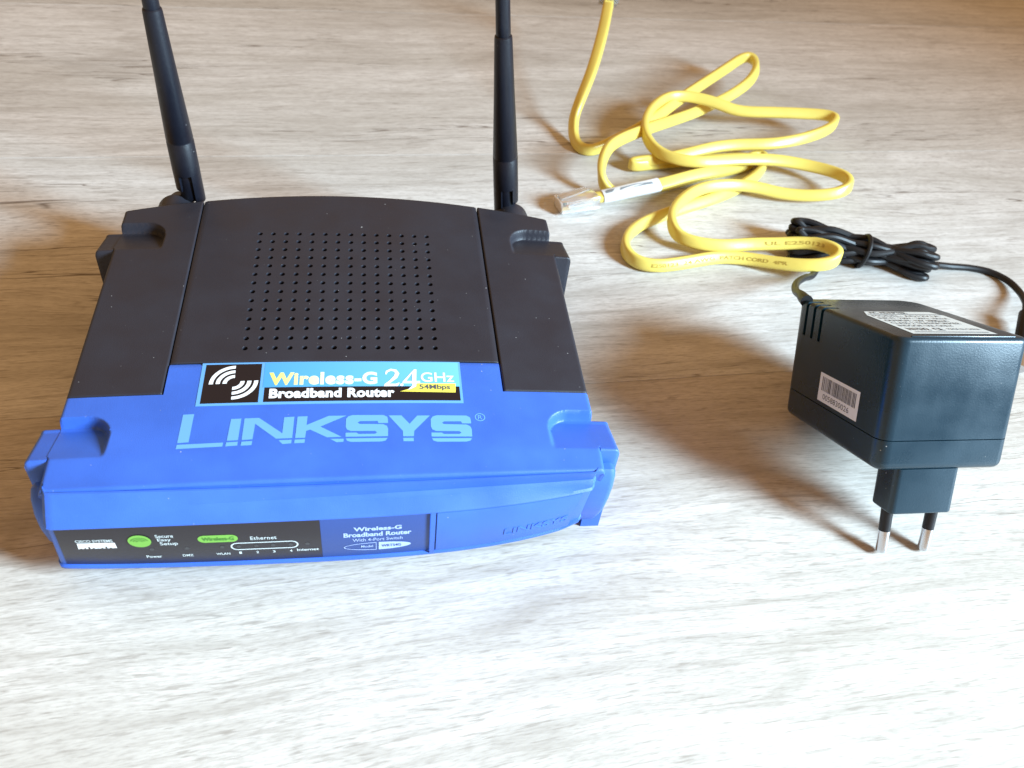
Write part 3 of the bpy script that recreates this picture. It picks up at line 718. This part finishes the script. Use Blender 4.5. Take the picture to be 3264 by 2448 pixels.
# ------------------------------------------------------------------ yellow network cable
YP = [(157.1, 413.3, 44, 10), (149.2, 385.5, 38, 15), (140.0, 359.5, 28, 20), (131.3, 341.3, 18, 30), (127.7, 334.1, 10, 50), (126.8, 323.8, 5, 70), (128.6, 315.4, 3.5, 85), (133.7, 311.7, 3.5, 90), (140.4, 313.8, 4, 80), (148.9, 318.0, 6, 60), (163.1, 325.9, 9, 50), (177.0, 336.1, 12, 50), (194.5, 353.8, 14, 55), (215.3, 372.9, 16, 60), (234.0, 389.6, 18, 65), (249.6, 404.2, 19, 80), (256.4, 403.7, 19, 95), (256.8, 395.0, 17, 115), (248.8, 382.0, 14, 125), (234.2, 370.8, 10, 130), (219.9, 361.7, 8, 130), (204.8, 350.2, 8, 130), (186.3, 337.2, 9, 130), (166.4, 321.0, 12, 125), (149.6, 305.6, 15, 120), (138.8, 292.0, 17, 115), (132.8, 278.1, 15, 110), (133.4, 271.3, 9, 100), (138.5, 268.5, 4.5, 80), (146.6, 271.0, 2.8, 60), (157.8, 275.0, 2.6, 30), (175.1, 281.0, 2.6, 30), (192.2, 289.5, 2.6, 30), (208.8, 294.7, 2.8, 40), (223.3, 300.8, 3, 60), (230.4, 305.9, 3.5, 90), (226.0, 308.4, 3.5, 120), (205.4, 305.5, 3.5, 130), (184.2, 302.5, 3.5, 130), (168.2, 298.7, 4, 115), (158.5, 295.7, 4.5, 100), (155.4, 296.4, 5, 90), (159.7, 298.0, 5.5, 80), (173.5, 298.9, 7, 50), (187.7, 301.8, 9, 50), (203.5, 306.1, 11, 50), (219.3, 308.7, 12, 50), (239.9, 309.2, 13, 50), (260.2, 314.4, 14, 60), (278.2, 323.4, 15, 75), (287.1, 332.1, 16, 90), (285.9, 339.0, 16, 115), (272.0, 342.2, 15, 130), (251.1, 344.0, 14, 130), (230.3, 345.8, 13, 130), (215.5, 349.9, 16, 125), (200.3, 353.4, 17, 120), (186.9, 351.2, 17, 110), (174.4, 339.0, 16, 100), (166.9, 324.0, 15, 95), (165.6, 310.8, 13, 85), (169.5, 298.4, 12, 75), (179.4, 290.6, 12, 60), (193.8, 289.0, 12, 50), (215.5, 294.2, 11, 45), (237.1, 297.0, 10, 45), (256.8, 294.2, 9, 50), (270.1, 286.3, 10, 65), (275.2, 278.1, 11, 85), (274.2, 272.0, 10, 105), (265.8, 267.9, 8, 125), (250.4, 267.8, 6, 130), (234.6, 270.2, 5.5, 130), (220.6, 273.2, 7, 130), (205.5, 273.2, 8, 125), (188.9, 268.3, 9, 120), (175.6, 258.6, 9, 110), (165.9, 245.9, 9, 100), (163.1, 235.4, 8, 85), (165.2, 226.7, 7, 70), (173.7, 221.3, 7, 55), (186.6, 219.5, 7, 50), (201.7, 221.3, 7, 45), (216.7, 220.8, 8, 50), (231.1, 218.0, 11, 55), (238.9, 211.4, 13, 75), (240.9, 205.9, 13, 90), (235.5, 201.7, 11, 115), (223.4, 202.0, 9, 130), (209.9, 207.7, 6, 130), (197.1, 213.4, 4, 125), (182.4, 214.3, 3.8, 125), (165.2, 209.9, 3.8, 125), (149.7, 206.9, 3.8, 120), (140.0, 210.0, 3.8, 110), (136.1, 218.1, 3.8, 100), (138.3, 228.6, 3.8, 85), (146.3, 238.9, 3.8, 70), (159.5, 248.2, 3.5, 55), (177.8, 258.1, 3.4, 50), (195.5, 266.7, 3.4, 50), (212.4, 277.3, 3.5, 60), (227.7, 290.7, 3.5, 75), (237.0, 303.6, 3.5, 90), (238.1, 311.8, 3.5, 100), (230.8, 310.1, 3.2, 130), (217.8, 297.7, 5, 135), (202.1, 287.6, 7.5, 135), (187.2, 281.1, 8.5, 135), (173.0, 274.6, 8.5, 140), (160.2, 269.1, 8.5, 155), (146.4, 264.8, 8, 165), (134.9, 262.2, 6.5, 175), (125.6, 260.9, 5.4, 180)]
CW, CT = 3.3, 2.1     # half width and half thickness of the flat sheath
def superell(k=20, e=.62):
    out = []
    for j in range(k):
        a = 2 * math.pi * j / k; c_, s_ = math.cos(a), math.sin(a)
        out.append((CW * math.copysign(abs(c_) ** e, c_), CT * math.copysign(abs(s_) ** e, s_)))
    return out
cable = empty('network_cable', 'tangled flat yellow network cable with clear plugs beside the router', 'cable', (135, 260, 0))
cxf = Matrix.Translation(Vector((-135, -260, 0)))
cp = catmull(YP, 7)
for _ in range(6):   # relax sharp kinks a little
    cp = [cp[0]] + [cp[i] * .5 + (cp[i - 1] + cp[i + 1]) * .25 for i in range(1, len(cp) - 1)] + [cp[-1]]
spts = [(Vector(p[:3]), math.radians(p[3])) for p in cp]
SE = superell()
V, F = sweep(spts, lambda i: SE)
build('sheath', V, F, M['yellow'], cable, xf=cxf, angle=60)
# sheath print along the lowest run
def cable_text(s, i0, i1, h_, side, bold=.02, name='sheath_print'):
    V, F = text_geo(s, bold, 0, 1.0); xs_ = [v[0] for v in V]; ys_ = [v[1] for v in V]
    ax, bx_, ay, by = min(xs_), max(xs_), min(ys_), max(ys_); out = []
    for x, y in V:
        t = i0 + (x - ax) / (bx_ - ax) * (i1 - i0); i = int(min(max(math.floor(t), 1), len(spts) - 3)); fr = t - i
        p = spts[i][0].lerp(spts[i + 1][0], fr); al = spts[i][1]
        tg = (spts[i + 2][0] - spts[i - 1][0]).normalized(); H = Vector((0, 0, 1)).cross(tg).normalized(); Z = tg.cross(H)
        wv = math.cos(al) * H + math.sin(al) * Z; nv = tg.cross(wv)
        if wv.z < 0: wv = -wv
        if nv.dot(Vector((-.1, -.65, .72))) < 0: nv = -nv
        out.append(p + wv * ((y - ay) / (by - ay) - .5) * h_ + nv * (CT + .07))
    F = F + [f[::-1] for f in F]
    return build(name, out, F, M['yprint'], cable, smooth=False, xf=cxf)
ia = min(range(len(YP)), key=lambda i: abs(YP[i][0] - 149.7) + abs(YP[i][1] - 206.9)) * 7
ib = min(range(len(YP)), key=lambda i: abs(YP[i][0] - 223.4) + abs(YP[i][1] - 202.0)) * 7
cable_text('E250123  24 AWG  PATCH CORD  4PR', ia + 2, ib + 4, 1.8, 1)
ic = min(range(len(YP)), key=lambda i: abs(YP[i][0] - 216.7) + abs(YP[i][1] - 220.8)) * 7
cable_text('UL E250123', ic - 4, ic + 12, 1.8, 1)
# white paper sleeve near the plug
def sleeve(i0, i1):
    SL = [(a * 1.16, b * 1.22) for a, b in SE]
    V, F = sweep(spts[i0:i1], lambda i: SL); o = build('marker_sleeve', V, F, M['paper'], cable, xf=cxf, angle=60); o['label'] = 'white paper marker sleeve'
    return o
e = len(spts)
sl = sleeve(e - 24, e - 5)
def on_sleeve(t, c):
    i = int(t); p = spts[i][0].lerp(spts[i + 1][0], t - i); al = spts[i][1]
    tg = (spts[i + 1][0] - spts[i - 1][0]).normalized(); H = Vector((0, 0, 1)).cross(tg).normalized(); Z = tg.cross(H)
    wv = math.cos(al) * H + math.sin(al) * Z; nv = tg.cross(wv)
    if nv.z < 0: nv = -nv
    if wv.y < 0: wv = -wv
    return p + wv * c + nv * (CT * 1.22 + .06)
V, F = [], []
for pts_ in ([(-9.5, -.9), (-9.5, .9), (-10.8, 1.5), (-14.0, 1.6), (-12.5, -.4)], [(-15.5, -.2), (-16.5, 1.4), (-22, 1.9), (-28, 1.5), (-28.5, .2), (-22, .1)]):
    b = len(V); V += [on_sleeve(e - 7 + (t + 9.5) * .79, c) for t, c in pts_]; F += [[b + i for i in range(len(pts_))], [b + i for i in range(len(pts_))][::-1]]
build('sleeve_marking', V, F, mat('grey_marking', (.22, .23, .24), .6), sl, smooth=False, xf=cxf)
# RJ45 plugs
def rj45(pos, fwd, up, with_cable=14):
    fwd = Vector(fwd).normalized(); up = Vector(up); up = (up - fwd * up.dot(fwd)).normalized(); side = fwd.cross(up)
    Mx = Matrix(((side.x, fwd.x, up.x, pos[0] - 135), (side.y, fwd.y, up.y, pos[1] - 260), (side.z, fwd.z, up.z, pos[2]), (0, 0, 0, 1)))
    T_ = lambda bm: [setattr(v, 'co', Mx @ v.co) for v in bm.verts]
    bm = bm_box(-5.85, 5.85, 0, 21.5, -3.3, 3.3, .35, 2); T_(bm); o = from_bm('connector', bm, M['clear'], cable, angle=30, label='clear plastic network plug')
    # cavity holding the wires
    bm = bm_box(-4.6, 4.6, 2, 17, -1.9, 1.2, .3, 2); T_(bm); bm_ = from_bm('wire_cavity', bm, M['clear'], o)
    bm = bm_box(-3.1, 3.1, -2, 9, -1.7, 1.3, .8, 3); T_(bm); from_bm('sheath_end', bm, M['yellow'], o)
    bm = bm_box(-2.6, 2.6, 5.5, 13, -.2, 2.4, .3, 2); T_(bm); from_bm('strain_wedge', bm, M['clear'], o)
    for k in range(8):
        x = -3.57 + k * 1.02
        bm = bm_box(x - .17, x + .17, 15.3, 21.0, -3.45, -.8, 0); T_(bm); from_bm('contact', bm, M['gold'], o, smooth=False)
        c_ = [(.8, .35, .05), (.8, .8, .8), (.1, .4, .1), (.05, .15, .6)][k % 4]
        bm = bm_box(x - .32, x + .32, 8.5, 18, -.7, -.1, .1, 1); T_(bm)
        from_bm('wire', bm, WM[k % 4], o, smooth=False)
    # latch: thin tongue bent up from the front end
    V, F = [], []
    for y, z in ((21.0, 3.2), (19, 3.8), (12, 5.0), (7, 5.8), (5, 6.0)):
        hw = 3.1 if y > 9 else 2.2
        V += [Mx @ Vector(v) for v in ((-hw, y, z), (hw, y, z), (hw, y, z + .8), (-hw, y, z + .8))]
    for i in range(4):
        for j in range(4): F.append([i * 4 + j, i * 4 + (j + 1) % 4, (i + 1) * 4 + (j + 1) % 4, (i + 1) * 4 + j])
    F += [[3, 2, 1, 0], [16, 17, 18, 19]]
    build('latch', V, F, M['clear'], o, angle=30)
    return o
WM = [mat('wire_orange', (.75, .28, .05), .5), mat('wire_white', (.8, .8, .78), .5), mat('wire_green', (.08, .35, .1), .5), mat('wire_blue', (.05, .12, .5), .5)]
rj45((128.5, 261.4, 5.0), (-1, -.23, -.05), (.05, .25, 1))
rj45((157.6, 415.5, 45), (.14, .72, .30), (0, -.5, 1))
